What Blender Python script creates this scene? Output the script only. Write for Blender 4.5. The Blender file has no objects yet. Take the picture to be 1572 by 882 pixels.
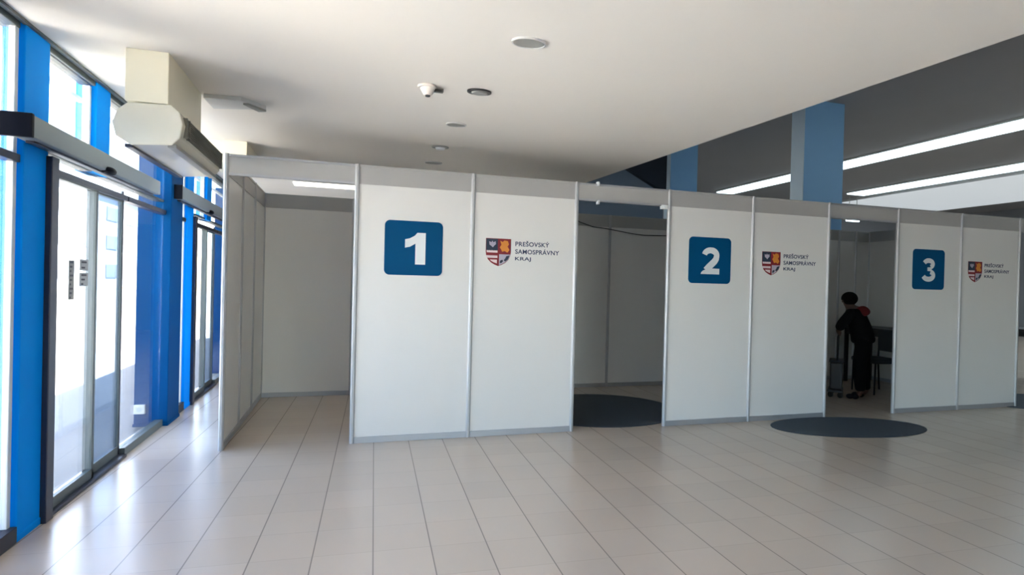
import bpy, bmesh, math, random
from mathutils import Vector, Matrix
random.seed(4)
SC = bpy.context.scene
COL = SC.collection
PI = math.pi

# ------------------------------------------------------------------ materials
def mat(name, color, rough=0.5, metal=0.0, spec=0.5, var=0.0, vscale=6.0, emit=None, estr=0.0, bump=0.0, bscale=80.0):
    m = bpy.data.materials.new(name); m.use_nodes = True
    nt = m.node_tree; b = nt.nodes['Principled BSDF']
    b.inputs['Base Color'].default_value = (*color, 1)
    b.inputs['Roughness'].default_value = rough
    b.inputs['Metallic'].default_value = metal
    b.inputs['Specular IOR Level'].default_value = spec
    if emit:
        b.inputs['Emission Color'].default_value = (*emit, 1)
        b.inputs['Emission Strength'].default_value = estr
    if var or bump:
        tc = nt.nodes.new('ShaderNodeTexCoord')
    if var:
        n = nt.nodes.new('ShaderNodeTexNoise'); n.inputs['Scale'].default_value = vscale
        n.inputs['Detail'].default_value = 4
        nt.links.new(tc.outputs['Object'], n.inputs['Vector'])
        mr = nt.nodes.new('ShaderNodeMapRange')
        mr.inputs['To Min'].default_value = 1 - var; mr.inputs['To Max'].default_value = 1 + var
        nt.links.new(n.outputs['Fac'], mr.inputs['Value'])
        mx = nt.nodes.new('ShaderNodeMix'); mx.data_type = 'RGBA'; mx.blend_type = 'MULTIPLY'
        mx.inputs[0].default_value = 1
        mx.inputs[6].default_value = (*color, 1)
        nt.links.new(mr.outputs['Result'], mx.inputs[7])
        nt.links.new(mx.outputs[2], b.inputs['Base Color'])
    if bump:
        n2 = nt.nodes.new('ShaderNodeTexNoise'); n2.inputs['Scale'].default_value = bscale
        nt.links.new(tc.outputs['Object'], n2.inputs['Vector'])
        bp = nt.nodes.new('ShaderNodeBump'); bp.inputs['Strength'].default_value = bump
        bp.inputs['Distance'].default_value = 0.004
        nt.links.new(n2.outputs['Fac'], bp.inputs['Height'])
        nt.links.new(bp.outputs['Normal'], b.inputs['Normal'])
    return m

def glass_mat(name, tint, refl=1.0):
    m = bpy.data.materials.new(name); m.use_nodes = True
    nt = m.node_tree; nt.nodes.clear()
    out = nt.nodes.new('ShaderNodeOutputMaterial')
    t = nt.nodes.new('ShaderNodeBsdfTransparent'); t.inputs['Color'].default_value = (*tint, 1)
    g = nt.nodes.new('ShaderNodeBsdfGlossy'); g.inputs['Roughness'].default_value = 0.02
    f = nt.nodes.new('ShaderNodeFresnel'); f.inputs['IOR'].default_value = 1.5
    k = nt.nodes.new('ShaderNodeMath'); k.operation = 'MULTIPLY'; k.inputs[1].default_value = refl
    k.use_clamp = True
    mx = nt.nodes.new('ShaderNodeMixShader')
    nt.links.new(f.outputs['Fac'], k.inputs[0]); nt.links.new(k.outputs[0], mx.inputs['Fac'])
    nt.links.new(t.outputs[0], mx.inputs[1]); nt.links.new(g.outputs[0], mx.inputs[2])
    nt.links.new(mx.outputs[0], out.inputs['Surface'])
    return m

TH = 0.0456   # the tile courses run a little askew of the walls
def floor_mat():
    m = bpy.data.materials.new('floor_tiles'); m.use_nodes = True
    nt = m.node_tree; b = nt.nodes['Principled BSDF']
    tc = nt.nodes.new('ShaderNodeTexCoord')
    mp = nt.nodes.new('ShaderNodeMapping'); mp.vector_type = 'POINT'
    mp.inputs['Rotation'].default_value = (0, 0, TH)
    P = 0.2934
    nt.links.new(tc.outputs['Object'], mp.inputs['Vector'])
    sx = nt.nodes.new('ShaderNodeSeparateXYZ'); nt.links.new(mp.outputs[0], sx.inputs[0])
    def math_(op, a, bb=None, c=None):
        n = nt.nodes.new('ShaderNodeMath'); n.operation = op
        for i, v in enumerate((a, bb, c)):
            if v is None: continue
            if isinstance(v, (int, float)): n.inputs[i].default_value = v
            else: nt.links.new(v, n.inputs[i])
        return n.outputs[0]
    def cell(o, off): return math_('DIVIDE', math_('SUBTRACT', o, off), P)
    u = cell(sx.outputs['X'], 0.317); v = cell(sx.outputs['Y'], 0.9 * P)
    def line(c, w, soft):
        fr = math_('FRACT', c)
        d = math_('MINIMUM', fr, math_('SUBTRACT', 1.0, fr))
        mr = nt.nodes.new('ShaderNodeMapRange'); mr.interpolation_type = 'SMOOTHSTEP'
        nt.links.new(d, mr.inputs['Value'])
        mr.inputs['From Min'].default_value = w; mr.inputs['From Max'].default_value = w + soft
        mr.inputs['To Min'].default_value = 1; mr.inputs['To Max'].default_value = 0
        return mr.outputs['Result']
    lu = line(u, 0.007, 0.008); lv = line(v, 0.005, 0.008)
    g = math_('MAXIMUM', math_('MULTIPLY', lu, 0.56), math_('MULTIPLY', lv, 0.13))
    cx = nt.nodes.new('ShaderNodeCombineXYZ')
    nt.links.new(math_('FLOOR', u), cx.inputs[0]); nt.links.new(math_('FLOOR', v), cx.inputs[1])
    wn = nt.nodes.new('ShaderNodeTexWhiteNoise'); nt.links.new(cx.outputs[0], wn.inputs['Vector'])
    ns = nt.nodes.new('ShaderNodeTexNoise'); ns.inputs['Scale'].default_value = 2.2; ns.inputs['Detail'].default_value = 5
    nt.links.new(tc.outputs['Object'], ns.inputs['Vector'])
    val = math_('ADD', math_('MULTIPLY_ADD', wn.outputs['Value'], 0.06, 0.93), math_('MULTIPLY', ns.outputs['Fac'], 0.06))
    mx = nt.nodes.new('ShaderNodeMix'); mx.data_type = 'RGBA'; mx.blend_type = 'MULTIPLY'; mx.inputs[0].default_value = 1
    mx.inputs[6].default_value = (*FLOOR_C, 1)
    nt.links.new(val, mx.inputs[7])
    m2 = nt.nodes.new('ShaderNodeMix'); m2.data_type = 'RGBA'
    nt.links.new(g, m2.inputs[0]); nt.links.new(mx.outputs[2], m2.inputs[6])
    m2.inputs[7].default_value = (0.085, 0.075, 0.07, 1)
    nt.links.new(m2.outputs[2], b.inputs['Base Color'])
    b.inputs['Roughness'].default_value = 0.25
    b.inputs['Specular IOR Level'].default_value = 0.95
    return m

FLOOR_C = (0.62, 0.51, 0.41)
M = dict(
    ceiling=mat('ceiling_paint', (0.78, 0.74, 0.675), 0.8, var=0.015, vscale=3),
    hallceil=mat('hall_ceiling_grey', (0.40, 0.395, 0.41), 0.7, var=0.05, vscale=1.5),
    wall=mat('wall_paint', (0.55, 0.54, 0.52), 0.7, var=0.02),
    wallgrey=mat('wall_grey_paint', (0.28, 0.30, 0.33), 0.7, var=0.02),
    wallblue=mat('wall_blue_paint', (0.175, 0.235, 0.32), 0.6, var=0.02),
    beamdark=mat('dark_beam_steel', (0.012, 0.022, 0.04), 0.5),
    panel=mat('white_panel_laminate', (0.80, 0.79, 0.76), 0.42, var=0.012, vscale=2),
    header=mat('grey_header_board', (0.44, 0.435, 0.42), 0.5, var=0.015),
    alu=mat('aluminium_profile', (0.52, 0.525, 0.535), 0.45, 0.4),
    alurail=mat('aluminium_rail', (0.46, 0.47, 0.49), 0.4, 0.5),
    blue=mat('blue_paint_lightened', (0.0, 0.29, 0.92), 0.6, spec=0.05, var=0.02),  # same blue as the columns, lightened here to offset dim indoor light
    bluedarkened=mat('blue_paint_darkened', (0.0, 0.05, 0.165), 0.55, spec=0.05, var=0.02),  # same blue as the posts, darkened here against strong outdoor light
    bluecol=mat('blue_column_paint', (0.30, 0.62, 1.0), 0.5, var=0.02),
    darkframe=mat('anthracite_frame', (0.028, 0.028, 0.045), 0.35, 0.3),
    greyframe=mat('grey_door_profile', (0.10, 0.115, 0.11), 0.45, 0.2),
    whiteframe=mat('white_mullion', (0.75, 0.76, 0.74), 0.4),
    operator=mat('operator_silver', (0.20, 0.235, 0.25), 0.45, 0.0),
    black=mat('black_plastic', (0.004, 0.004, 0.008), 0.5, spec=0.15),
    cream=mat('cream_enamel', (0.88, 0.83, 0.65), 0.35, var=0.01),
    unit=mat('air_curtain_enamel', (0.72, 0.69, 0.57), 0.22, var=0.01),
    grille=mat('intake_grille', (0.17, 0.16, 0.12), 0.5),
    sign=mat('sign_blue', (0.0, 0.075, 0.20), 0.5, spec=0.1),
    signwhite=mat('sign_white', (0.83, 0.85, 0.86), 0.4),
    navy=mat('navy_print', (0.04, 0.055, 0.12), 0.5),
    cred=mat('crest_red', (0.24, 0.012, 0.02), 0.5),
    cnavy=mat('crest_blue', (0.025, 0.04, 0.075), 0.5),
    cgold=mat('crest_gold', (0.72, 0.26, 0.035), 0.5),
    cwhite=mat('crest_white', (0.80, 0.66, 0.68), 0.5),
    csilver=mat('crest_silver', (0.48, 0.45, 0.54), 0.5),
    matfab=mat('mat_charcoal_blue', (0.042, 0.056, 0.074), 0.75, var=0.12, vscale=40, bump=0.4, bscale=300),
    grey=mat('fixture_grey', (0.30, 0.30, 0.27), 0.5),
    fixwhite=mat('fixture_white', (0.80, 0.74, 0.66), 0.4),
    fixdark=mat('fixture_dark', (0.035, 0.033, 0.03), 0.4),
    vent=mat('vent_plate', (0.60, 0.60, 0.58), 0.5),
    lamp=mat('led_diffuser', (0.8, 0.8, 0.8), 0.5, emit=(0.70, 0.90, 1.0), estr=0.68),
    glowwarm=mat('warm_strip_glow', (0.8, 0.8, 0.8), 0.5, emit=(1.0, 0.94, 0.82), estr=0.85),
    raftglow=mat('raft_underside_glow', (0.7, 0.7, 0.68), 0.5, emit=(0.86, 0.94, 1.0), estr=0.098),
    cloth=mat('black_cloth', (0.005, 0.005, 0.006), 0.9, spec=0.1, bump=0.3),
    redcloth=mat('red_cloth', (0.15, 0.007, 0.007), 0.85, bump=0.3),
    skin=mat('skin', (0.10, 0.05, 0.035), 0.55),
    hair=mat('dark_hair', (0.006, 0.005, 0.005), 0.9, spec=0.1),
    tabletop=mat('dark_table_top', (0.022, 0.022, 0.027), 0.4),
    chairfab=mat('dark_chair_fabric', (0.02, 0.028, 0.036), 0.8),
    tubing=mat('black_tubing', (0.02, 0.02, 0.023), 0.4, 0.5),
    cart=mat('cart_plastic', (0.012, 0.012, 0.015), 0.5),
    cable=mat('black_cable', (0.02, 0.02, 0.02), 0.5),
    litside=mat('painted_lit_side', (0.72, 0.87, 0.97), 0.45),
    bouncewalk=mat('added_bounce_walk', (0.84, 0.80, 0.74), 0.9, var=0.04, vscale=0.6),
    paving=mat('outside_paving', (0.17, 0.163, 0.153), 0.9, var=0.05, vscale=0.6),
    render=mat('pale_render', (0.60, 0.62, 0.66), 0.8, var=0.03, vscale=0.4),
    roofc=mat('building_roof', (0.34, 0.30, 0.30), 0.8),
    winglass=mat('building_windows', (0.14, 0.20, 0.30), 0.2),
    carblue=mat('car_paint_blue', (0.05, 0.16, 0.42), 0.3, 0.2),
    cardark=mat('car_glass', (0.03, 0.04, 0.06), 0.15),
    tyre=mat('tyre_rubber', (0.02, 0.02, 0.02), 0.8),
    notice=mat('notice_paper', (0.52, 0.53, 0.54), 0.7),
    noticedark=mat('notice_ink', (0.10, 0.10, 0.12), 0.7),
    glass=glass_mat('clear_glass', (0.96, 0.98, 0.99), 0.5),
    glassblue=glass_mat('door_glass_double', (0.56, 0.64, 0.72), 0.5),
)
M['floor'] = floor_mat()

# ------------------------------------------------------------------ mesh helpers
class MB:
    def __init__(s): s.bm = bmesh.new(); s.mi = 0
    def _set(s, faces):
        for f in faces: f.material_index = s.mi
    def poly_prism(s, pts, vec):
        a = [s.bm.verts.new(p) for p in pts]
        b = [s.bm.verts.new(Vector(p) + Vector(vec)) for p in pts]
        n = len(a); fs = [s.bm.faces.new(a[::-1]), s.bm.faces.new(b)]
        for i in range(n): fs.append(s.bm.faces.new((a[i], a[(i+1) % n], b[(i+1) % n], b[i])))
        s._set(fs); return fs
    def box(s, x0, x1, y0, y1, z0, z1):
        return s.poly_prism([(x0, y0, z0), (x1, y0, z0), (x1, y1, z0), (x0, y1, z0)], (0, 0, z1 - z0))
    def obox(s, c, d, L, w, z0, z1, off=0.0):
        d = Vector((d[0], d[1], 0)).normalized(); n = Vector((-d.y, d.x, 0))
        c = Vector((c[0], c[1], 0)) + n * off
        p = [c - n*w/2, c + d*L - n*w/2, c + d*L + n*w/2, c + n*w/2]
        return s.poly_prism([(q.x, q.y, z0) for q in p], (0, 0, z1 - z0))
    def cyl(s, c, r, h, n=24, axis='Z', r2=None, rot=0.0):
        r2 = r if r2 is None else r2
        def pt(rr, t, hh):
            a, b = rr*math.cos(t), rr*math.sin(t)
            v = {'Z': (a, b, hh), 'X': (hh, a, b), 'Y': (b, hh, a)}[axis]
            return Vector(c) + Vector(v)
        A = [s.bm.verts.new(pt(r, 2*PI*i/n + rot, 0)) for i in range(n)]
        B = [s.bm.verts.new(pt(r2, 2*PI*i/n + rot, h)) for i in range(n)]
        fs = [s.bm.faces.new(A[::-1]), s.bm.faces.new(B)]
        for i in range(n): fs.append(s.bm.faces.new((A[i], A[(i+1) % n], B[(i+1) % n], B[i])))
        s._set(fs); return fs
    def tube(s, pts, r, n=8):
        pts = [Vector(p) for p in pts]; rings = []
        for i, p in enumerate(pts):
            t = (pts[min(i+1, len(pts)-1)] - pts[max(i-1, 0)]).normalized()
            up = Vector((0, 0, 1)) if abs(t.z) < 0.9 else Vector((1, 0, 0))
            a = t.cross(up).normalized(); b = t.cross(a)
            rings.append([s.bm.verts.new(p + a*r*math.cos(2*PI*k/n) + b*r*math.sin(2*PI*k/n)) for k in range(n)])
        fs = [s.bm.faces.new(rings[0]), s.bm.faces.new(rings[-1][::-1])]
        for i in range(len(rings)-1):
            for k in range(n):
                fs.append(s.bm.faces.new((rings[i][k], rings[i+1][k], rings[i+1][(k+1) % n], rings[i][(k+1) % n])))
        s._set(fs); return fs
    def sphere(s, c, r, sc=(1, 1, 1), seg=20, rings=12):
        ret = bmesh.ops.create_uvsphere(s.bm, u_segments=seg, v_segments=rings, radius=r)
        fs = set()
        for v in ret['verts']:
            v.co = Vector((v.co.x*sc[0], v.co.y*sc[1], v.co.z*sc[2])) + Vector(c)
            fs.update(v.link_faces)
        s._set(fs)
    def obj(s, name, mats, parent=None, bevel=0.0, smooth=False, seg=2):
        bmesh.ops.recalc_face_normals(s.bm, faces=s.bm.faces)
        me = bpy.data.meshes.new(name); s.bm.to_mesh(me); s.bm.free()
        for m_ in (mats if isinstance(mats, (list, tuple)) else [mats]): me.materials.append(m_)
        if smooth:
            for p in me.polygons: p.use_smooth = True
        o = bpy.data.objects.new(name, me); COL.objects.link(o)
        if parent: attach(o, parent)
        if bevel:
            md = o.modifiers.new('bevel', 'BEVEL'); md.width = bevel; md.segments = seg; md.limit_method = 'ANGLE'
        return o

def attach(o, parent):
    # meshes are written in world metres; keep them there under a parent placed at the thing's base
    mw = Matrix.Identity(4); p = parent
    chain = []
    while p: chain.append(p); p = p.parent
    for q in reversed(chain): mw = mw @ Matrix.Translation(q.location) @ Matrix.Rotation(q.rotation_euler.z, 4, 'Z')
    o.parent = parent
    inv = mw.inverted()
    if o.type == 'MESH': o.data.transform(inv @ Matrix.Translation(o.location)); o.location = (0, 0, 0)
    return o

def thing(name, label, cat, loc, group=None, rz=0.0):
    o = bpy.data.objects.new(name, None); COL.objects.link(o)
    o.location = loc; o.rotation_euler = (0, 0, rz); o.empty_display_size = 0.1
    o['label'] = label; o['category'] = cat
    if group: o['group'] = group
    return o
def tag(o, label, cat, group=None):
    o['label'] = label; o['category'] = cat
    if group: o['group'] = group
    return o
def struct(o):
    o['kind'] = 'structure'; return o
def sempty(name, loc):
    o = bpy.data.objects.new(name, None); COL.objects.link(o); o.location = loc; o.empty_display_size = 0.1
    return struct(o)
def copy_tree(o, parent=None):
    c = o.copy(); COL.objects.link(c)
    if parent: c.parent = parent
    for ch in list(o.children): copy_tree(ch, c)
    return c

# ------------------------------------------------------------------ shell of the room
ZC = 2.65          # low ceiling over the entrance strip
ZH = 4.45          # hall ceiling
XF = -1.63         # glazed front
YB, YE = -7.0, 16.0
XR = 22.5
def edge_x(y): return 3.11 - 0.071*(y - 1.9)

b = MB(); b.box(XF - 0.12, XR, YB, YE, -0.12, 0.0); struct(b.obj('floor', M['floor']))
b = MB(); b.poly_prism([(XF - 0.12, YB, ZC), (edge_x(YB), YB, ZC), (edge_x(YE), YE, ZC), (XF - 0.12, YE, ZC)], (0, 0, ZH + 0.15 - ZC))
struct(b.obj('ceiling', M['ceiling']))
b = MB(); b.poly_prism([(edge_x(YB) + .002, YB, ZH), (XR, YB, ZH), (XR, YE, ZH), (edge_x(YE) + .002, YE, ZH)], (0, 0, 0.15))
struct(b.obj('ceiling_upper', M['hallceil']))
b = MB(); b.box(XF - 0.12, XR, YE, YE + 0.15, -0.12, ZH + 0.15); struct(b.obj('wall_back', M['wallgrey']))
b = MB(); b.box(XF - 0.12, 1.0, YB - 0.15, YB, -0.12, ZH + 0.15); b.box(4.6, XR, YB - 0.15, YB, -0.12, ZH + 0.15)
b.box(1.0, 4.6, YB - 0.15, YB, -0.12, 0.10); b.box(1.0, 4.6, YB - 0.15, YB, 2.6, ZH + 0.15); struct(b.obj('wall_front', M['wall']))
wf = sempty('window_90', (2.8, YB, 0.1))  # added window, unseen behind the camera, to let in more light
b = MB()
for k in range(4): b.box(1.0 + 1.2*k - .03, 1.0 + 1.2*k + .03, YB - .1, YB - .04, .1, 2.6)
b.box(1.0, 4.6, YB - .1, YB - .04, .1, .16); b.box(1.0, 4.6, YB - .1, YB - .04, 2.54, 2.6); b.obj('window_frame', M['greyframe'], wf)
b = MB(); b.box(1.0, 4.6, YB - .075, YB - .065, .1, 2.6); b.obj('glass_pane', M['glass'], wf)
b = MB(); b.box(XR, XR + 0.15, YB, YE, -0.12, ZH + 0.15); struct(b.obj('wall_right', M['wallgrey']))
# blue cross wall deep in the hall with a dark sloping beam on it
b = MB(); b.box(2.7, 5.52, 9.0, 9.12, 0.0, ZH); struct(b.obj('wall_inner', M['wallblue']))
b = MB(); b.poly_prism([(4.74, 8.9, 3.47), (5.46, 8.9, 3.12), (5.52, 8.9, 3.12), (5.52, 8.9, 4.44), (4.75, 8.9, 4.44)], (0, 0.098, 0))
tag(b.obj('sloping_beam', M['beamdark']), 'dark sloping beam against the blue wall above the second booth doorway', 'beam')

# ------------------------------------------------------------------ glazed front: columns, doors, panes
def rail(mb, y0, y1, z0, z1, x0, x1): mb.box(x0, x1, y0, y1, z0, z1)

def pane(parent, y0, y1, z0, z1, m='glass', x=XF, name='glass_pane'):
    g = MB(); g.box(x - 0.006, x + 0.006, y0, y1, z0, z1); return g.obj(name, M[m], parent)

FRONT = 'blue frame members of the glazed front'
def bay(Y, n, near_label, visible):
    # sliding door: dark jamb, two leaves
    d = sempty('door_%d' % n, (XF, Y + 0.7, 0))
    f = MB(); f.box(-1.70, -1.56, Y - .06, Y + 0.02, 0, 2.02); f.box(-1.67, -1.60, Y + 0.02, Y + 1.16, 1.935, 1.975)
    f.box(-1.67, -1.575, Y + 0.02, Y + 1.16, 0, 0.022)
    f.obj('door_frame', M['darkframe'], d, 0.004)
    for k, (a, c, gm, gx) in enumerate(((Y + .03, Y + .645, 'glass', -1.615), (Y + .62, Y + 1.15, 'glassblue', -1.645))):
        lf = MB()
        lf.box(gx - .014, gx + .014, a, a + .012, 0.022, 1.94)
        lf.box(gx - .014, gx + .014, c - (.032 if k == 0 else .012), c, 0.022, 1.94)
        lf.box(gx - .014, gx + .014, a, c, 0.022, 0.085); lf.box(gx - .014, gx + .014, a, c, 1.925, 1.94)
        L = lf.obj('door_leaf', M['greyframe'], d, 0.002)
        pane(L, a + .01, c - .02, 0.085, 1.925, gm, gx)
    # fixed side pane, base and head rails
    w = sempty('window_%d' % (2*n - 1), (XF, Y + 1.7, 0))
    f = MB(); f.box(-1.66, -1.595, Y + 1.175, Y + 2.08, 0, 0.062); f.obj('base_rail', M['greyframe'], w, 0.003)
    f = MB(); f.box(-1.66, -1.60, Y + 1.175, Y + 2.08, 1.935, 1.975)
    f.box(-1.65, -1.63, Y + 1.157, Y + 1.172, 0, 2.01)
    f.obj('window_frame', M['darkframe'], w, 0.003)
    pane(w, Y + 1.175, Y + 2.08, 0.062, 1.935); pane(w, Y + .02, Y + 2.08, 1.975, 2.05)
    w2 = sempty('window_%d' % (2*n), (XF, Y + 2.6, 0))
    f = MB(); f.box(-1.66, -1.585, Y + 2.45, Y + 2.735, 0, 0.085); f.box(-1.66, -1.60, Y + 2.45, Y + 2.735, 1.935, 1.975)
    f.obj('window_frame', M['darkframe'], w2, 0.003)
    f = MB(); f.box(-1.645, -1.615, Y + 2.705, Y + 2.735, 0, 2.64); f.obj('glazing_bar', M['whiteframe'], w2, 0.003)
    pane(w2, Y + 2.45, Y + 2.74, 0.085, 1.95)
    # transom lights above
    w3 = sempty('window_%d' % (40 + n), (XF, Y + 0.6, 2.05))
    f = MB(); f.box(-1.70, -1.61, Y - .02, Y + 2.08, 2.61, 2.65); f.box(-1.70, -1.62, Y - .02, Y + 2.08, 2.05, 2.07)
    f.obj('window_frame', M['greyframe'], w3, 0.003)
    f = MB(); f.box(-1.70, -1.67, Y - .02, Y + 0.58, 2.49, 2.515); f.box(-1.67, -1.63, Y + .555, Y + .58, 2.07, 2.6)
    f.box(-1.70, -1.67, Y + .81, Y + 2.08, 2.49, 2.515)
    f.obj('glazing_bar', M['whiteframe'], w3)
    pane(w3, Y - .02, Y + .58, 2.07, 2.61); pane(w3, Y + .81, Y + 2.08, 2.07, 2.61)
    w4 = sempty('window_%d' % (60 + n), (XF, Y + 2.6, 2.05))
    f = MB(); f.box(-1.70, -1.61, Y + 2.45, Y + 2.735, 2.61, 2.65); f.obj('window_frame', M['greyframe'], w4, 0.003)
    pane(w4, Y + 2.45, Y + 2.70, 1.975, 2.61)

def facade_column(Y, label):
    b = MB(); b.box(-1.83, -1.56, Y + 2.085, Y + 2.45, 0.0, ZC); b.box(-1.838, -1.552, Y + 2.077, Y + 2.458, 0.0, 0.03)
    return tag(b.obj('column', M['bluedarkened'], None, 0.006), label, 'column', 'blue columns of the glazed front')
def facade_post(Y, label):
    b = MB(); b.box(-1.69, -1.59, Y + 2.74, Y + 2.985, 0.0, ZC); b.box(-1.70, -1.585, Y + 2.735, Y + 2.99, 0.0, 0.04)
    return tag(b.obj('post', M['blue'], None, 0.005), label, 'post', FRONT)
def transom_mullion(Y, label):
    b = MB(); b.box(-1.72, -1.60, Y + .585, Y + .805, 2.05, ZC)
    return tag(b.obj('mullion', M['blue'], None, 0.004), label, 'mullion', FRONT)

P = 3.02
Y1 = 3.70
bays = [Y1 - 3*P, Y1 - 2*P, Y1 - P, Y1, Y1 + P, Y1 + 2*P]
for i, Yb in enumerate(bays): bay(Yb, i + 1, '', True)
hidden = 'blue %s of the glazed front, outside the left picture edge'
facade_column(bays[3], 'broad royal blue column between the two sliding glass doors')
facade_column(bays[4], 'blue column beyond the far sliding door, behind the booth side wall')
facade_post(bays[2], 'blue post left of the near sliding door')
facade_post(bays[3], 'narrow blue post between the broad column and the far sliding door')
transom_mullion(bays[3], 'short blue mullion above the near door operator')
transom_mullion(bays[4], 'short blue mullion above the far door operator')
for k, Yb in enumerate(bays):
    if k not in (3, 4):
        w = b = MB(); b.box(-1.83, -1.56, Yb + 2.085, Yb + 2.45, 0.0, ZC); struct(b.obj('trim_%d' % (k + 1), M['bluedarkened'], None, 0.006))
    if k not in (2, 3):
        b = MB(); b.box(-1.69, -1.59, Yb + 2.74, Yb + 2.985, 0.0, ZC); struct(b.obj('trim_%d' % (k + 11), M['blue'], None, 0.006))
    if k not in (3, 4):
        b = MB(); b.box(-1.72, -1.60, Yb + .585, Yb + .805, 2.01, ZC); struct(b.obj('trim_%d' % (k + 21), M['blue'], None, 0.006))
b = MB(); b.box(XF - .12, XF + .05, YB, bays[0] - .02, 0, ZC); b.box(XF - .12, XF + .05, bays[-1] + 2.99, YE, 0, ZC)
struct(b.obj('wall_left', M['wall']))
b = MB(); b.box(-1.60, -1.575, YB, YE, ZC - .016, ZC - .001); struct(b.obj('trim_31', M['greyframe']))

def operator(Y0, Y1_, z0, z1, sens_y, label):
    t = thing('door_operator', label, 'door operator', (-1.58, (Y0 + Y1_)/2, z0), 'automatic door operators')
    b = MB(); b.box(-1.588, -1.495, Y0 + .012, Y1_, z0, z1); b.obj('housing', M['operator'], t, 0.006)
    b = MB(); b.box(-1.69, -1.492, Y0 - .012, Y0 + .012, z0 - .004, z1 + .004); b.obj('end_cap', M['black'], t, 0.004)
    b = MB(); b.box(-1.57, -1.53, Y0 + .1, Y1_ - .05, z0 - .012, z0); b.obj('track', M['darkframe'], t, 0.003)
    b = MB(); b.sphere((-1.495, sens_y, z0 + .005), .035, (0.9, 1.9, 0.75)); b.box(-1.525, -1.495, sens_y - .05, sens_y + .05, z0 - .01, z0 + .03)
    b.obj('sensor', M['black'], t, 0, True)
operator(3.29, 5.24, 2.045, 2.155, 4.22, 'long silver automatic operator with black end above the near door')
operator(5.86, 7.9, 2.10, 2.225, 7.0, 'silver automatic operator with black end above the far door')

# socket boxes on the broad column, notices on the near door
def socket(x, y, z, label):
    t = thing('wall_socket', label, 'socket', (x, y, z - .05), 'white socket boxes by the broad blue column')
    b = MB(); b.box(x - .045, x + .045, y - .035, y, z - .042, z + .042); b.obj('box', M['fixwhite'], t, 0.006)
    b = MB(); b.cyl((x, y - .0355, z), .022, .002, 20, 'Y'); b.obj('socket_face', M['vent'], t)
socket(-1.775, bays[3] + 2.078, .165, 'white socket box on the foot of the broad blue column')
def notice(y0, y1, z0, z1, label, n, m='notice'):
    b = MB(); b.box(-1.607, -1.6055, y0, y1, z0, z1)
    b.mi = 1
    for k in range(n):
        zz = z1 - (z1 - z0)*(k + .5)/n
        b.box(-1.6055, -1.605, y0 + .2*(y1 - y0), y1 - (.2 + .18*(k % 3))*(y1 - y0), zz - .006, zz + .006)
    tag(b.obj('notice', [M[m], M['noticedark']]), label, 'notice', 'paper notices on the near door glass')
notice(3.96, 4.03, 1.22, 1.46, 'tall narrow dark notice on the near door glass', 9, 'grey')
notice(4.10, 4.22, 1.40, 1.47, 'upper pale notice near the edge of the near door leaf', 2)
notice(4.10, 4.22, 1.30, 1.385, 'lower pale notice near the edge of the near door leaf', 3)

# ------------------------------------------------------------------ air curtain and ducts
t = thing('air_curtain', 'cream air curtain unit with rounded end hanging over the near door', 'air curtain', (-1.09, 3.6, 2.11))
prof = [(-1.18, 2.11), (-0.975, 2.125), (-0.935, 2.17), (-0.922, 2.25), (-0.94, 2.315), (-0.985, 2.355), (-1.20, 2.345), (-1.25, 2.30), (-1.272, 2.23), (-1.255, 2.155)]
b = MB(); b.poly_prism([(x, 3.6, z) for x, z in prof], (0, 1.02, 0)); b.obj('housing', M['unit'], t, 0.006)
b = MB()
for k in range(9): b.box(-0.931 + (-.004 if k in (0, 8) else 0), -0.914, 3.66, 4.6, 2.195 + k*.012, 2.200 + k*.012)
for y in (3.66, 3.72, 4.597): b.box(-0.94, -0.913, y - .006, y + .006, 2.185, 2.30)
b.box(-0.938, -0.920, 3.66, 4.6, 2.19, 2.298)
b.obj('intake_grille', M['grille'], t)
b = MB(); b.box(-1.215, -1.175, 3.62, 4.6, 2.098, 2.118); b.obj('outlet_slot', M['darkframe'], t, 0.002)
b = MB(); b.box(-1.0, -0.955, 3.61, 4.615, 2.112, 2.135); b.obj('trim_strip', M['grey'], t, 0.002)
b = MB(); b.box(-1.215, -1.0, 3.605, 4.34, 2.356, ZC)
tag(b.obj('duct_box', M['cream'], None, 0.004), 'large cream duct box between the ceiling and the air curtain', 'duct', 'cream ceiling duct boxes')
b = MB(); b.box(-1.25, -0.925, 5.70, 6.3, 2.44, ZC)
tag(b.obj('duct_box', M['cream'], None, 0.004), 'smaller farther cream duct box above the booth corner post', 'duct', 'cream ceiling duct boxes')
t = thing('ceiling_vent', 'flat pale ceiling vent plate beside the large duct box', 'vent', (-.79, 4.42, ZC), None)
b = MB(); b.poly_prism([(-.985, 4.32, ZC - .03), (-.74, 4.30, ZC - .03), (-.60, 4.47, ZC - .03), (-.975, 4.58, ZC - .03)], (0, 0, .03)); b.obj('plate', M['vent'], t, 0.004)
b = MB(); b.poly_prism([(-.70, 4.335, ZC - .045), (-.60, 4.46, ZC - .045), (-.655, 4.49, ZC - .045), (-.735, 4.34, ZC - .045)], (0, 0, .0145)); b.obj('end_flap', M['grey'], t)

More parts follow.
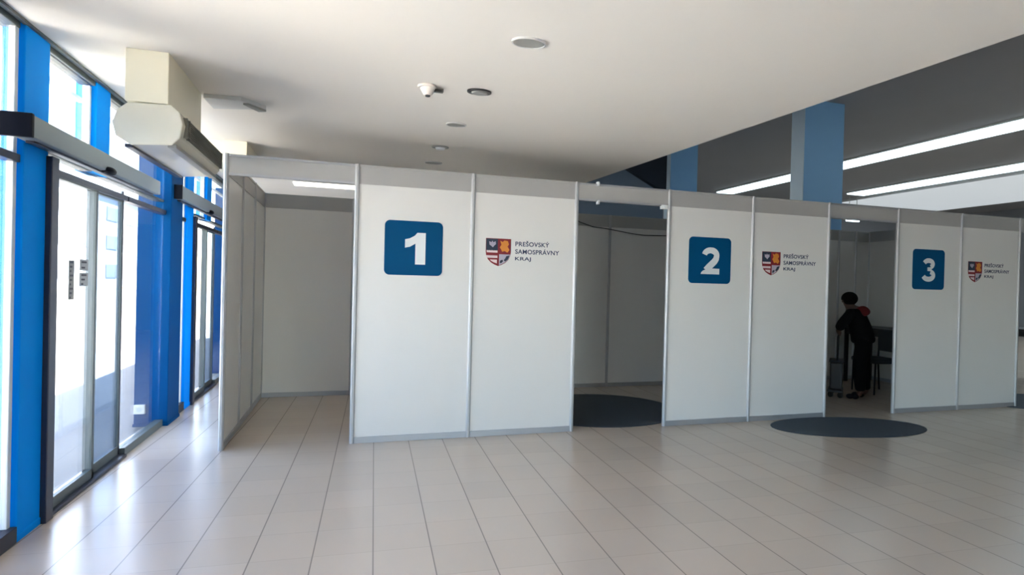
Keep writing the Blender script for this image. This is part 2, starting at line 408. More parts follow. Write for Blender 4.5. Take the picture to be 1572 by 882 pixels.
# ------------------------------------------------------------------ ceiling fittings
def round_speaker(x, y, r, label):
    t = thing('ceiling_speaker', label, 'speaker', (x, y, ZC), 'round grey ceiling speakers')
    b = MB(); b.cyl((x, y, ZC - .008), r, .008, 40); b.obj('grille', M['grey'], t, 0.002)
    b = MB()
    for i in range(40):
        a0, a1 = 2*PI*i/40, 2*PI*(i + 1)/40
        b.poly_prism([(x + r*math.cos(a0), y + r*math.sin(a0), ZC - .011), (x + (r + .008)*math.cos(a0), y + (r + .008)*math.sin(a0), ZC - .011),
                      (x + (r + .008)*math.cos(a1), y + (r + .008)*math.sin(a1), ZC - .011), (x + r*math.cos(a1), y + r*math.sin(a1), ZC - .011)], (0, 0, .011))
    b.obj('ring', M['vent'], t); t.scale.y = .64
round_speaker(.885, 2.78, .085, 'largest nearest flat round grey speaker in the white ceiling')
round_speaker(.81, 4.41, .075, 'small round grey speaker in the ceiling beyond the dark downlight')
round_speaker(.85, 5.91, .085, 'farthest round grey speaker in the ceiling just above booth panels')
t = thing('downlight', 'dark recessed downlight right of the spot-like detector', 'downlight', (.81, 3.6, ZC), 'recessed downlights')
b = MB(); b.cyl((.81, 3.6, ZC - .012), .082, .012, 32); b.obj('rim', M['fixdark'], t, 0.002)
b = MB(); b.cyl((.81, 3.6, ZC - .02), .05, .01, 24, r2=.055); b.box(.75, .87, 3.592, 3.608, ZC - .022, ZC - .012); b.obj('lens', M['grey'], t); t.scale.y = .64
t = thing('downlight', 'small pale recessed downlight between two grey speakers', 'downlight', (.81, 5.2, ZC), 'recessed downlights')
b = MB(); b.cyl((.81, 5.2, ZC - .012), .08, .012, 32); b.obj('rim', M['grey'], t, 0.002)
b = MB(); b.cyl((.81, 5.2, ZC - .028), .04, .018, 24, r2=.05); b.obj('lens', M['signwhite'], t); t.scale.y = .64
t = thing('smoke_detector', 'small conical cream smoke detector hanging from the ceiling', 'smoke detector', (.47, 3.63, ZC))
b = MB(); b.cyl((.47, 3.63, ZC - .014), .062, .014, 28); b.obj('base_plate', M['fixwhite'], t, 0.002)
b = MB(); b.cyl((.475, 3.63, ZC - .06), .026, .046, 24, r2=.05); b.obj('sensor_head', M['fixwhite'], t, 0.002)
b = MB(); b.box(.50, .575, 3.615, 3.645, ZC - .03, ZC - .012); b.cyl((.475, 3.63, ZC - .066), .016, .008, 16); b.obj('bracket', M['fixdark'], t)

# ------------------------------------------------------------------ booths
X0, YF, D = 0.064, 4.877, 2.087
H, HP = 2.36, 2.20
def octpost(mb, x, y, z1=H, r=.021): mb.cyl((x, y, 0), r, z1, 8, 'Z', rot=PI/8)
def partition(name, label, start, d, lengths, posts, group, hdr=True):
    d = Vector((*d, 0)).normalized(); s = Vector((*start, 0)); L = sum(lengths)
    mid = s + d*L/2
    t = thing(name, label, 'partition wall', (mid.x, mid.y, 0), group)
    pos = [0]
    for l in lengths: pos.append(pos[-1] + l)
    for k in posts:
        b = MB(); p = s + d*pos[k]; octpost(b, p.x, p.y); b.obj('post', M['alu'], t)
    for k, l in enumerate(lengths):
        g = .019; p = s + d*(pos[k] + g)
        b = MB(); b.obox(p, d, l - 2*g, .008, .05, HP); b.obj('panel', M['panel'], t)
        b = MB(); b.obox(p, d, l - 2*g, .014, HP, H - .008); b.obox(p, d, l - 2*g, .03, H - .022, H - .004); b.obox(p, d, l - 2*g, .022, HP - .006, HP + .012)
        b.obj('header_board', M['header'], t)
        b = MB(); b.obox(p, d, l - 2*g, .03, .0, .052); b.obj('bottom_rail', M['alurail'], t, 0.002)
    return t
def lintel(x0, label, clips=()):
    t = thing('doorway_lintel', label, 'lintel', (x0 + .5, YF, HP), 'grey lintels over the booth doorways')
    p = Vector((x0 + .019, YF, 0))
    b = MB(); b.obox(p, (1, 0), .962, .014, HP, H - .008); b.obj('header_board', M['header'], t)
    b = MB(); b.obox(p, (1, 0), .962, .03, H - .022, H - .004); b.obox(p, (1, 0), .962, .026, HP - .012, HP + .008); b.obj('rail', M['alurail'], t)
    for (cx, cz, w) in clips:
        b = MB(); b.box(cx - w, cx + w, YF - .03, YF + .012, cz - .02, cz + .02); b.cyl((cx, YF - .04, cz), .010, .02, 12, 'Y'); b.obj('clip', M['signwhite'], t, 0.003)
G1 = 'booth front walls with a number sign'
G2 = 'booth side walls'; G3 = 'booth back walls'
word = ['1', '2', '3']
for k in range(3):
    partition('partition_wall', 'white two-panel front booth wall carrying number %s' % word[k], (X0 + 3*k, YF), (1, 0), [1, 1], [0, 1, 2], G1)
lintel(X0 - 1, 'grey lintel over the leftmost doorway, left of number 1')
lintel(X0 + 2, 'grey lintel with white clips over the doorway between numbers 1 and 2', ((2.275, H - .005, .010), (2.28, HP - .02, .010), (3.00, HP - .02, .035)))
lintel(X0 + 5, 'grey lintel over the doorway with the bending person')
lintel(X0 + 8, 'grey lintel at the right picture edge, right of number 3')
partition('partition_wall', 'leftmost booth side wall of three narrow panels facing the glass doors', (X0 - 1, YF), (0, 1), [D/3]*3, [0, 1, 2, 3], G2)
partition('partition_wall', 'side wall between the first and second booth, behind number 1 crest', (X0 + 2, YF), (0, 1), [D/3]*3, [1, 2, 3], G2)
partition('partition_wall', 'side wall between the second and third booth, behind number 2 crest', (X0 + 5, YF), (0, 1), [D/3]*3, [1, 2, 3], G2)
partition('partition_wall', 'shaded side wall seen behind the bending person and table', (X0 + 8, YF), (0, 1), [D/3]*3, [1, 2, 3], G2)
partition('partition_wall', 'back wall of the first booth, seen through the leftmost doorway', (X0 - 1, YF + D), (1, 0), [1, 1, 1], [1, 2], G3)
partition('partition_wall', 'back wall of the second booth with a dark post and drooping cable', (X0 + 2, YF + D), (1, 0), [.695, .695, 1.0, .61], [1, 2, 3], G3)
partition('partition_wall', 'back wall of the third booth, left behind the bending person', (X0 + 5, YF + D), (1, 0), [1.02, 1.36, .34, .28], [1, 2, 3], G3)
partition('partition_wall', 'back wall of the fourth booth at the right picture edge', (X0 + 8, YF + D), (1, 0), [1, 1, 1], [1, 2, 3], G3)
pts = []
for x, z in ((2.85, 2.30), (3.0, 2.235), (3.18, 2.185), (3.37, 2.17), (3.58, 2.145), (3.77, 2.12), (3.97, 2.105), (4.31, 2.115), (4.7, 2.15), (4.98, 2.2)):
    pts.append((x, YF + D - .03, z))
b = MB(); b.tube(pts, .006); tag(b.obj('cable', M['cable'], None, 0, True), 'thin dark cable drooping along the second booth back wall', 'cable')

# ------------------------------------------------------------------ writing and marks
def text_mesh(s, size, offset=0.0, depth=.0015, spacing=1.0):
    cu = bpy.data.curves.new('lettering', 'FONT'); cu.body = s; cu.size = size; cu.offset = offset; cu.extrude = depth/2
    cu.space_character = spacing; cu.align_x = 'LEFT'
    o = bpy.data.objects.new('lettering', cu); COL.objects.link(o)
    bpy.context.view_layer.update()
    dg = bpy.context.evaluated_depsgraph_get()
    me = bpy.data.meshes.new_from_object(o.evaluated_get(dg))
    bpy.data.objects.remove(o)
    return me
def fit_mesh(me, x0, x1, z0, z1, y):
    xs = [v.co.x for v in me.vertices]; ys = [v.co.y for v in me.vertices]; zs = [v.co.z for v in me.vertices]
    a, b_, c, d_ = min(xs), max(xs), min(ys), max(ys); e = max(zs)
    for v in me.vertices:
        X, Y_, Z_ = v.co
        v.co = (x0 + (X - a)/(b_ - a)*(x1 - x0), y - (Z_ - min(zs)), z0 + (Y_ - c)/(d_ - c)*(z1 - z0))
    return me
def arc(cx, cz, rx, rz, a0, a1, n):
    return [(cx + rx*math.cos(math.radians(a0 + (a1 - a0)*i/n)), cz + rz*math.sin(math.radians(a0 + (a1 - a0)*i/n))) for i in range(n + 1)]
def stroke(mb, path, w, y, t):
    # flat ribbon of width w along a path in the panel's plane
    path = [Vector((p[0], p[1])) for p in path]; L = []; R = []
    for i, p in enumerate(path):
        d = (path[min(i + 1, len(path) - 1)] - path[max(i - 1, 0)]).normalized(); n = Vector((-d.y, d.x))
        ww = w[i] if isinstance(w, (list, tuple)) else w
        L.append(p + n*ww/2); R.append(p - n*ww/2)
    for i in range(len(path) - 1):
        q = [L[i], L[i + 1], R[i + 1], R[i]]
        mb.poly_prism([(v.x, y, v.y) for v in q], (0, -t, 0))
YS = YF - .004     # face of the front panels
def number_sign(k):
    x0 = X0 + 3*k
    t = thing('number_sign', 'blue rounded square sign with white number %s on the booth front' % word[k], 'sign', (x0 + .485, YS, 1.43), 'number signs on the booths')
    L, R, B, T, r = .235, .735, 1.435, 1.905, .045
    pts = arc(R - r, T - r, r, r, 0, 90, 8) + arc(L + r, T - r, r, r, 90, 180, 8) + arc(L + r, B + r, r, r, 180, 270, 8) + arc(R - r, B + r, r, r, 270, 360, 8)
    b = MB(); b.poly_prism([(x0 + x, YS, z) for x, z in pts], (0, -.004, 0)); b.obj('board', M['sign'], t)
    yy = YS - .004; b = MB()
    if k == 0:
        p = [(.585, 1.53), (.585, 1.805), (.513, 1.805), (.49, 1.778), (.45, 1.755), (.408, 1.745), (.408, 1.672), (.45, 1.682), (.497, 1.71), (.497, 1.53)]
        b.poly_prism([(x0 + x, yy, z) for x, z in p], (0, -.0015, 0))
    elif k == 1:
        path = arc(.49, 1.722, .073, .052, 172, -8, 14) + [(.557, 1.690), (.54, 1.664), (.505, 1.632), (.468, 1.600), (.437, 1.568)]
        w = [.060]*8 + [.064]*7 + [.068, .070, .070, .070, .070]
        stroke(b, [(x0 + x, z) for x, z in path], w, yy, .0015)
        b.poly_prism([(x0 + x, yy, z) for x, z in ((.378, 1.53), (.598, 1.53), (.598, 1.588), (.478, 1.590), (.405, 1.566), (.384, 1.548))], (0, -.0012, 0))
    else:
        up = arc(.482, 1.735, .068, .040, 165, -62, 14)
        lo = arc(.480, 1.602, .080, .046, 66, -165, 16)
        stroke(b, [(x0 + x, z) for x, z in up], .055, yy, .0015)
        stroke(b, [(x0 + x, z) for x, z in lo], .058, yy, .0012)
        b.poly_prism([(x0 + x, yy, z) for x, z in ((.465, 1.652), (.52, 1.650), (.532, 1.668), (.52, 1.698), (.465, 1.696))], (0, -.0010, 0))
    b.obj('numeral', M['signwhite'], t)
for k in range(3): number_sign(k)

def crest_sign(k):
    x0 = X0 + 3*k + 1
    t = thing('crest_sign', 'red and gold crest with dark lettering, on the panel right of number %s' % word[k], 'sign', (x0 + .45, YS, 1.54), 'crests with lettering on the booths')
    cx, T, w, h = .245, 1.79, .118, .25
    def shield(sc, y, th):
        pts = [(-w*sc, T - cz0(1 - sc)), (w*sc, T - cz0(1 - sc))]
        return pts
    prof = [(w, T), (w, T - .12), (w*.96, T - .155), (w*.82, T - .19), (w*.58, T - .218), (w*.28, T - .238), (0, T - h)]
    full = prof + [(-x, z) for x, z in prof[-2::-1]]
    def S(p, sc=1.0): return [(x0 + cx + x*sc, (T - .11) + (z - (T - .11))*sc) for x, z in p]
    b = MB()
    b.mi = 0; b.poly_prism([(x, YS, z) for x, z in S(full)], (0, -.0012, 0))
    y1 = YS - .0012; mid = T - .132
    def quad(pts, m, y=y1, th=.0006):
        b.mi = m; b.poly_prism([(x0 + cx + x, y, z) for x, z in pts], (0, -th, 0))
    g = .004
    # upper left: dark blue field with pale bird-like blot; upper right: gold figure on red
    quad([(-w + g, T - g), (-.006, T - g), (-.006, mid + .022), (-w + g, mid + .022)], 1)
    quad([(-.088, T - .028), (-.066, T - .036), (-.058, T - .022), (-.048, T - .036), (-.028, T - .026), (-.024, T - .052), (-.04, T - .066), (-.052, T - .082), (-.066, T - .07), (-.084, T - .058)], 4, y1 - .0006)
    quad([(.016, T - .02), (.04, T - .03), (.055, T - .015), (.088, T - .02), (.098, T - .05), (.085, T - .07), (.104, T - .10), (.085, T - .125), (.06, T - .112), (.035, T - .12), (.024, T - .095), (.012, T - .08), (.028, T - .055)], 2)
    # lower left: pale bars on red
    for zz, th in ((T - .118, .022), (T - .166, .022)):
        quad([(-w + .006, zz + th/2), (-.008, zz + th/2), (-.008, zz - th/2), (-w + .010, zz - th/2)], 3)
    quad([(-.078, T - .192), (-.012, T - .192), (-.012, T - .226), (-.04, T - .218), (-.068, T - .204)], 3)
    # lower right: silver field with dark patches
    quad([(.008, mid - .010), (w - g, mid - .010), (w - g - .003, T - .155), (w*.80, T - .188), (w*.56, T - .214), (w*.26, T - .233), (.008, T - .243)], 4)
    quad([(.075, T - .158), (.106, T - .150), (.100, T - .17), (.088, T - .19), (.066, T - .207), (.052, T - .196), (.066, T - .178)], 1, y1 - .0006)
    quad([(.018, T - .20), (.04, T - .19), (.046, T - .205), (.03, T - .222), (.014, T - .222)], 1, y1 - .0006)
    b.obj('shield', [M['cred'], M['cnavy'], M['cgold'], M['cwhite'], M['csilver']], t)
    for s, a, c, z in (('PREŠOVSKÝ', .405, .735, 1.728), ('SAMOSPRÁVNY', .405, .835, 1.658), ('KRAJ', .405, .558, 1.588)):
        me = text_mesh(s, .05, .0009, .001, 1.06)
        extra = .010 if s[0] in 'PS' and 'Š' in s else (.010 if 'Á' in s else 0)
        fit_mesh(me, x0 + a, x0 + c, z, z + .042 + extra, YS)
        me.materials.clear(); me.materials.append(M['navy'])
        o = bpy.data.objects.new('lettering', me); COL.objects.link(o); attach(o, t)
for k in range(3): crest_sign(k)

# ------------------------------------------------------------------ floor mats
def oval_mat(cx, cy, rx, ry, rz, label, n=64):
    b = MB(); pts = []
    for i in range(n):
        a = 2*PI*i/n; x, y = rx*math.cos(a), ry*math.sin(a)
        pts.append((cx + x*math.cos(rz) - y*math.sin(rz), cy + x*math.sin(rz) + y*math.cos(rz), .0005))
    b.poly_prism(pts, (0, 0, .006))
    return tag(b.obj('floor_mat', M['matfab'], None, .003), label, 'mat', 'round dark floor mats')
oval_mat(2.72, 5.70, .93, .80, .1, 'dark round mat on the floor inside the second booth doorway')
oval_mat(4.96, 4.46, .84, .40, -.12, 'dark oval mat on the tiles in front of the third booth doorway')
oval_mat(8.75, 5.0, .9, .55, -.1, 'dark mat at the right picture edge by the fourth doorway')

# ------------------------------------------------------------------ the hall behind
def hall_column(x0, x1, y0, dy, label):
    b = MB(); b.box(x0, x1, y0, y0 + dy, 0, ZH)
    o = tag(b.obj('hall_column', M['bluecol'], None, .004), label, 'column', 'pale blue hall columns')
    b = MB(); b.box(x0 - .012, x0 - .001, y0 + .003, y0 + dy - .003, 0, ZH)  # narrow left face: the light falling on it is put into its colour
    b.obj('lit_side', M['litside'], o)['label'] = 'narrow side of the column, coloured pale as if lit'
    return o
hall_column(6.95, 7.74, 7.2, .27, 'pale blue hall column rising behind the number 2 crest panel')
hall_column(6.04, 6.65, 9.6, .2, 'farther blue hall column rising behind the number 2 sign panel')
def light_strip(x0, x1, y0, y1, z, label):
    t = thing('light_strip', label, 'lamp', ((x0 + x1)/2, (y0 + y1)/2, z), 'long light strips under the hall ceiling')
    b = MB(); b.box(x0 - .02, x1 + .02, y0, y1, z + .03, ZH - .001); b.obj('housing', M['vent'], t, .004)
    b = MB(); b.box(x0 + .015, x1 - .015, y0 + .02, y1 - .02, z, z + .03); b.obj('glow_face', M['lamp'], t, .004)
light_strip(11.0, 11.62, 2.0, 14.9, 4.38, 'upper long bright light strip under the dark hall ceiling')
light_strip(14.65, 15.35, 2.0, 13.5, 4.38, 'lower long bright light strip above the white ceiling raft')
t = thing('ceiling_raft', 'wide white ceiling raft above the third booth, underside glowing as if daylit', 'ceiling raft', (18, 8.5, 4.36))
b = MB(); b.box(15.75, 20.2, 2.0, 14.8, 4.37, ZH - .001); b.obj('body', M['vent'], t, .01)
b = MB(); b.box(15.77, 20.18, 2.02, 14.78, 4.36, 4.37); b.obj('glow_face', M['raftglow'], t)  # underside glows in place of daylight falling on a white ceiling
t = thing('tube_light', 'short white tube light seen over the bending person', 'lamp', (15.4, 14.0, 3.64), 'tube lights behind the booths')
b = MB(); b.box(15.24, 15.75, 13.97, 14.03, 3.64, 3.70); b.obj('glow_face', M['lamp'], t, .01)
b = MB(); b.box(15.23, 15.76, 13.96, 14.04, 3.70, 3.76); b.cyl((15.35, 14, 3.76), .01, ZH - 3.76, 8); b.cyl((15.65, 14, 3.76), .01, ZH - 3.76, 8); b.obj('housing', M['vent'], t)
t = thing('tube_light', 'long bright glowing strip above the back wall of the first booth', 'lamp', (-.4, 7.8, ZC), 'tube lights behind the booths')
b = MB(); b.box(-.70, .25, 7.72, 7.92, ZC - .035, ZC - .01); b.obj('glow_face', M['glowwarm'], t, .008)  # glowing strip set under the ceiling behind the booth
b = MB(); b.box(-.71, .26, 7.70, 7.94, ZC - .012, ZC); b.obj('housing', M['vent'], t)

# ------------------------------------------------------------------ third booth: table, chair, trolley
def table(x0, x1, y0, y1, z, label):
    t = thing('table', label, 'table', ((x0 + x1)/2, (y0 + y1)/2, 0), 'dark tables in the booths')
    b = MB(); b.box(x0, x1, y0, y1, z - .03, z); b.obj('tabletop', M['tabletop'], t, .004)
    b = MB(); b.box(x0 + .04, x1 - .04, y0 + .04, y0 + .06, z - .12, z - .03); b.box(x0 + .04, x1 - .04, y1 - .06, y1 - .04, z - .12, z - .03)
    b.box(x0 + .04, x0 + .06, y0 + .04, y1 - .04, z - .12, z - .03); b.box(x1 - .06, x1 - .04, y0 + .04, y1 - .04, z - .12, z - .03); b.obj('apron', M['tabletop'], t)
    for x in (x0 + .06, x1 - .06):
        for y in (y0 + .06, y1 - .06):
            b = MB(); b.box(x - .022, x + .022, y - .022, y + .022, 0, z - .03); b.obj('leg', M['tubing'], t, .003)
    return t
table(7.40, 8.0, 5.75, 6.85, .86, 'dark table against the shaded side wall right of the person')
table(10.3, 11.0, 5.6, 6.8, .86, 'dark table at the far right picture edge')
def chair(x, y, rz, label):
    t = thing('chair', label, 'chair', (x, y, 0), 'dark chairs in the booths', rz)
    def L(px, py, pz):
        c, s = math.cos(rz), math.sin(rz); return (x + px*c - py*s, y + px*s + py*c, pz)
    def lb(name, m, x0, x1, y0, y1, z0, z1, bev=.01):
        b = MB(); b.poly_prism([L(x0, y0, z0), L(x1, y0, z0), L(x1, y1, z0), L(x0, y1, z0)], (0, 0, z1 - z0)); return b.obj(name, M[m], t, bev)
    lb('seat', 'chairfab', -.22, .22, -.22, .22, .42, .48, .02)
    b = MB(); b.poly_prism([L(-.22, .20, .56), L(.22, .20, .56), L(.22, .235, .56), L(-.22, .235, .56)], L(0, .05, .32) - Vector(L(0, 0, 0)) if False else (0, 0, .30)); b.obj('backrest', M['chairfab'], t, .012)
    for sx in (-.2, .2):
        b = MB(); b.tube([L(sx, -.2, 0), L(sx, -.19, .43)], .011); b.obj('leg', M['tubing'], t, 0, True)
        b = MB(); b.tube([L(sx, .23, 0), L(sx, .20, .43), L(sx, .215, .84)], .011); b.obj('leg', M['tubing'], t, 0, True)
chair(7.08, 5.95, -PI/2 - .15, 'dark chair pushed up to the table right of the person')

E1 = Vector((.67, -.742, 0)); E2 = Vector((.742, .67, 0)); PO = Vector((6.43, 5.62, 0))
def W(a, e, z): return PO + E1*a + E2*e + Vector((0, 0, z))
t = thing('trolley', 'dark trolley with upright handle left of the bending person', 'trolley', W(-.24, .02, 0))
b = MB(); p = [W(-.35, -.13, .10), W(-.205, -.13, .10), W(-.205, .17, .10), W(-.35, .17, .10)]; b.poly_prism(p, (0, 0, .36)); b.obj('bin', M['cart'], t, .02)
b = MB(); p = [W(-.36, -.14, .46), W(-.195, -.14, .46), W(-.195, .18, .46), W(-.36, .18, .46)]; b.poly_prism(p, (0, 0, .025)); b.obj('lid', M['tubing'], t, .008)
b = MB(); p = [W(-.37, -.16, .07), W(-.195, -.16, .07), W(-.195, .2, .07), W(-.37, .2, .07)]; b.poly_prism(p, (0, 0, .03)); b.obj('deck', M['cart'], t, .008)
b = MB(); b.tube([W(-.27, -.12, .48), W(-.265, -.12, .80), W(-.255, -.10, .825), W(-.255, .14, .825), W(-.265, .16, .80), W(-.27, .16, .48)], .011); b.obj('handle', M['tubing'], t, 0, True)
for a, e in ((-.335, -.12), (-.335, .15), (-.225, -.12), (-.225, .15)):
    b = MB(); c = W(a, e, .035); b.cyl((c.x - .012, c.y, c.z), .034, .024, 18, 'X'); b.box(c.x - .008, c.x + .008, c.y - .01, c.y + .01, .04, .075); b.obj('wheel', M['tyre'], t)

# ------------------------------------------------------------------ person, bending to the left over the trolley
def skin_obj(name, V, Ed, Rr, material, parent, sub=2, root=0):
    me = bpy.data.meshes.new(name); me.from_pydata([tuple(v) for v in V], Ed, []); 
    o = bpy.data.objects.new(name + '_tmp', me); COL.objects.link(o)
    sk = o.modifiers.new('skin', 'SKIN'); sk.use_smooth_shade = True; sk.branch_smoothing = .6
    sv = me.skin_vertices[0].data
    for i, r in enumerate(Rr):
        r = r if isinstance(r, tuple) else (r, r); sv[i].radius = r; sv[i].use_root = (i == root)
    sb = o.modifiers.new('sub', 'SUBSURF'); sb.levels = sub; sb.render_levels = sub
    bpy.context.view_layer.update()
    dg = bpy.context.evaluated_depsgraph_get()
    m2 = bpy.data.meshes.new_from_object(o.evaluated_get(dg)); m2.name = name
    bpy.data.objects.remove(o)
    m2.materials.clear(); m2.materials.append(material)
    for p in m2.polygons: p.use_smooth = True
    o2 = bpy.data.objects.new(name, m2); COL.objects.link(o2)
    if parent: attach(o2, parent)
    return o2
per = thing('person', 'person in dark clothes with red shoulder, bending over a trolley in the third booth', 'person', tuple(PO))
V = []; Ed = []; Rr = []
def add(p, r, par=None):
    V.append(p); Rr.append(r); i = len(V) - 1
    if par is not None: Ed.append((par, i))
    return i
HF = (-.45*E1 + .89*E2); HS = Vector((HF.y, -HF.x, 0))
def HD(f, sd, z): return W(-.152, 0, z) + HF*f + HS*sd
def limb(chain, par):
    for p, r in chain: par = add(W(*p), r, par)
    return par
pel = add(W(.015, 0, .76), (.115, .135))
belly = limb([((-.005, 0, .86), (.11, .13)), ((-.035, 0, .96), (.115, .145)), ((-.075, 0, 1.06), (.115, .155))], pel)
chest = limb([((-.108, 0, 1.145), (.085, .13))], belly)
neck = limb([((-.138, 0, 1.185), .058)], chest)
limb([((-.150, .01, 1.215), .064), ((-.155, .015, 1.26), (.082, .085)), ((-.155, .012, 1.31), (.080, .082)), ((-.150, 0, 1.345), .052)], neck)
for sgn in (-1, 1):
    hip = limb([((.02, sgn*.085, .70), .085), ((.005 + .02*sgn, sgn*.09, .54), .075), ((0 + .03*sgn, sgn*.09, .39), .058), ((.015 + .03*sgn, sgn*.09, .25), .056), ((.03 + .03*sgn, sgn*.09, .08), .036)], pel)
    limb([((-.02 + .03*sgn, sgn*.092, .045), .036), ((-.12 + .03*sgn, sgn*.098, .030), .026)], hip)
    wr = limb([((-.12, sgn*.17, 1.125), .056), ((-.185, sgn*.215, 1.02), .046), ((-.245, sgn*.235, .945), .040), ((-.262, sgn*.20, .88), .033), ((-.262, sgn*.165, .848), .026)], belly)
    palm = limb([((-.262, sgn*.135, .838), (.018, .030))], wr)
    for f, (da, dz, ln) in enumerate(((-.012, .012, .9), (-.010, .004, 1.0), (-.004, -.004, .95), (.004, -.010, .78))):
        limb([((-.276 + f*.006, sgn*(.118 - f*.006), .850 - f*.004), .0085), ((-.258 + f*.005, sgn*(.102 - f*.004), .850 + .002*f), .008), ((-.243 + f*.003, sgn*(.098 + .003*f), .832*1.0), .007)], palm)
    limb([((-.248, sgn*.14, .824), .010), ((-.240, sgn*.122, .812), .008)], palm)
body = skin_obj('body', V, Ed, Rr, M['skin'], per)
# face: nose, ears and eyes on the head, looking down to the left
b = MB(); b.sphere(HD(.098, 0, 1.265), .015, (1, 1, 1.3), 10, 8); b.obj('nose', M['skin'], per, 0, True)
for sg in (-1, 1):
    b = MB(); b.sphere(HD(0, .083*sg, 1.268), .018, (.7, .7, 1.4), 10, 8); b.obj('ear', M['skin'], per, 0, True)
    b = MB(); b.sphere(HD(.080, .032*sg, 1.288), .010, (1, 1, 1), 10, 8); b.obj('eye', M['black'], per, 0, True)
b = MB(); b.sphere(W(-.150, 0, 1.297), .098, (1, .97, .92), 22, 14)
for v in list(b.bm.verts):
    loc = v.co - W(-.150, 0, 1.297); a = -loc.dot(HF)
    if loc.z < -.035 and a < .0: b.bm.verts.remove(v)
    elif a < -.068 and loc.z < .03: b.bm.verts.remove(v)
b.obj('hair', M['hair'], per, 0, True)
# clothes, grown on the same skeleton a little thicker
def garment(name, chains, m, grow):
    global V, Ed, Rr
    V, Ed, Rr = [], [], []
    root = None
    for ch in chains:
        par = None
        for item in ch:
            if isinstance(item, int): par = item; continue
            p, r = item; r = r if isinstance(r, tuple) else (r, r)
            par = add(W(*p), (r[0] + grow, r[1] + grow), par)
    return skin_obj(name, V, Ed, Rr, m, per)
torso = [((.015, 0, .70), (.118, .138)), ((.012, 0, .79), (.112, .132)), ((-.005, 0, .87), (.11, .13)), ((-.035, 0, .96), (.115, .145)), ((-.075, 0, 1.06), (.115, .155)), ((-.108, 0, 1.145), (.085, .13))]
arms = [[4, ((-.12, s*.17, 1.125), .058), ((-.185, s*.215, 1.02), .050), ((-.245, s*.235, .945), .044), ((-.262, s*.205, .888), .036)] for s in (-1, 1)]
garment('shirt', [torso] + arms, M['cloth'], .016)
legs = [[0, ((.02, s*.085, .69), .088), ((.005 + .02*s, s*.09, .54), .078), ((.03*s, s*.09, .39), .064), ((.015 + .03*s, s*.09, .25), .060), ((.03 + .03*s, s*.09, .10), .048)] for s in (-1, 1)]
garment('trousers', [[((.017, 0, .75), (.118, .136)), ((.0, 0, .85), (.112, .132))]] + legs, M['cloth'], .012)
for s in (-1, 1):
    b = MB(); b.sphere(W(-.03 + .03*s, s*.095, .045), .05, (1, 1, .85), 16, 10); b.sphere(W(-.085 + .03*s, s*.098, .036), .044, (1.1, 1.0, .75), 16, 10)
    b.obj('shoe', M['black'], per, 0, True)
V, Ed, Rr = [], [], []
limb([((-.085, -.045, 1.175), (.06, .10)), ((-.03, -.05, 1.115), (.095, .135)), ((-.005, -.05, 1.05), (.09, .13))], None)
skin_obj('red_shoulder_cape', V, Ed, Rr, M['redcloth'], per)['label'] = 'red cloth over the upper back'

# ------------------------------------------------------------------ outside
b = MB(); b.box(-70, XF - .12, -50, 60, -.15, -.03); b.box(XF - .12, 60, -50, YB - .15, -.15, -.03); struct(b.obj('ground', M['paving']))
b = MB(); b.poly_prism([(XF - .13, .1, -.03), (XF - .13, 3.7, -.03), (-45, -7.3, -.03), (-45, -13.5, -.03)], (0, 0, .02)); struct(b.obj('added_walkway', M['bouncewalk']))  # pale path added outside to bounce sunlight up to the ceiling
def building(x, y0, y1, h, label, floors, nb):
    t = thing('building', label, 'building', (x, (y0 + y1)/2, -.03))
    b = MB(); b.box(x - 8, x, y0, y1, -.03, h); b.obj('wall', M['render'], t)
    b = MB(); b.box(x - 8.2, x + .25, y0 - .2, y1 + .2, h, h + .35); b.obj('roof', M['roofc'], t)
    st = (y1 - y0)/nb
    for f in range(floors):
        for k in range(nb):
            yc = y0 + (k + .5)*st; zz = 1.0 + f*3.0
            b = MB(); b.box(x, x + .05, yc - st*.28, yc + st*.28, zz, zz + 1.4); b.obj('window', M['winglass'], t)
building(-24, 56, 76, 9.5, 'pale building far outside, seen through the near door glass', 3, 4)

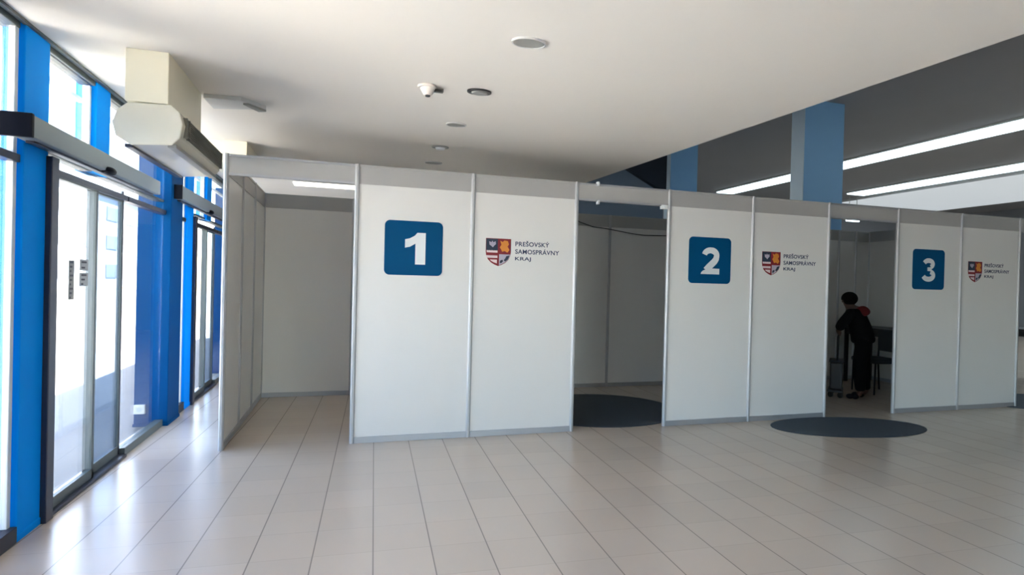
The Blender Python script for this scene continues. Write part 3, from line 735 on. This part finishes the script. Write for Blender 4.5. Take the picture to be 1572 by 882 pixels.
# ------------------------------------------------------------------ light
w = bpy.data.worlds.new('world'); SC.world = w; w.use_nodes = True
nt = w.node_tree; bg = nt.nodes['Background']
sky = nt.nodes.new('ShaderNodeTexSky'); sky.sky_type = 'NISHITA'; sky.sun_disc = False
sky.sun_elevation = math.radians(52); sky.sun_rotation = math.radians(5); sky.air_density = 1.0; sky.dust_density = 1.6; sky.ozone_density = 1.0
nt.links.new(sky.outputs[0], bg.inputs['Color']); bg.inputs['Strength'].default_value = 0.38
sl = bpy.data.lights.new('sun', 'SUN'); sl.energy = 21.5; sl.angle = math.radians(.6); sl.color = (1.0, .92, .82)
so = bpy.data.objects.new('sun', sl); COL.objects.link(so)
so.rotation_euler = Vector((-.27, -.42, -.86)).to_track_quat('-Z', 'Y').to_euler(); so.location = (-5, 10, 12)

# ------------------------------------------------------------------ camera
cam = bpy.data.cameras.new('camera'); co = bpy.data.objects.new('camera', cam); COL.objects.link(co)
cam.sensor_fit = 'HORIZONTAL'; cam.sensor_width = 36; cam.lens = 852.64/1572*36; cam.clip_start = .05; cam.clip_end = 300
yaw, pitch, roll = .2430 + TH, -.0066, .0245
f = Vector((math.sin(yaw), math.cos(yaw), 0)); r = Vector((math.cos(yaw), -math.sin(yaw), 0)); u = Vector((0, 0, 1))
f2 = f*math.cos(pitch) + u*math.sin(pitch); u2 = u*math.cos(pitch) - f*math.sin(pitch)
r3 = r*math.cos(roll) + u2*math.sin(roll); u3 = u2*math.cos(roll) - r*math.sin(roll)
mw = Matrix((r3, u3, -f2)).transposed().to_4x4(); mw.translation = (0, 0, 1.3822)
co.matrix_world = mw
SC.camera = co

SC.view_settings.view_transform = 'Standard'; SC.view_settings.look = 'None'
SC.view_settings.exposure = 2.42; SC.view_settings.gamma = 1.0; SC.view_settings.use_curve_mapping = False
SC.cycles.use_denoising = True
SC.cycles.max_bounces = 10; SC.cycles.diffuse_bounces = 7; SC.cycles.glossy_bounces = 4; SC.cycles.transparent_max_bounces = 16
SC.cycles.sample_clamp_indirect = 8
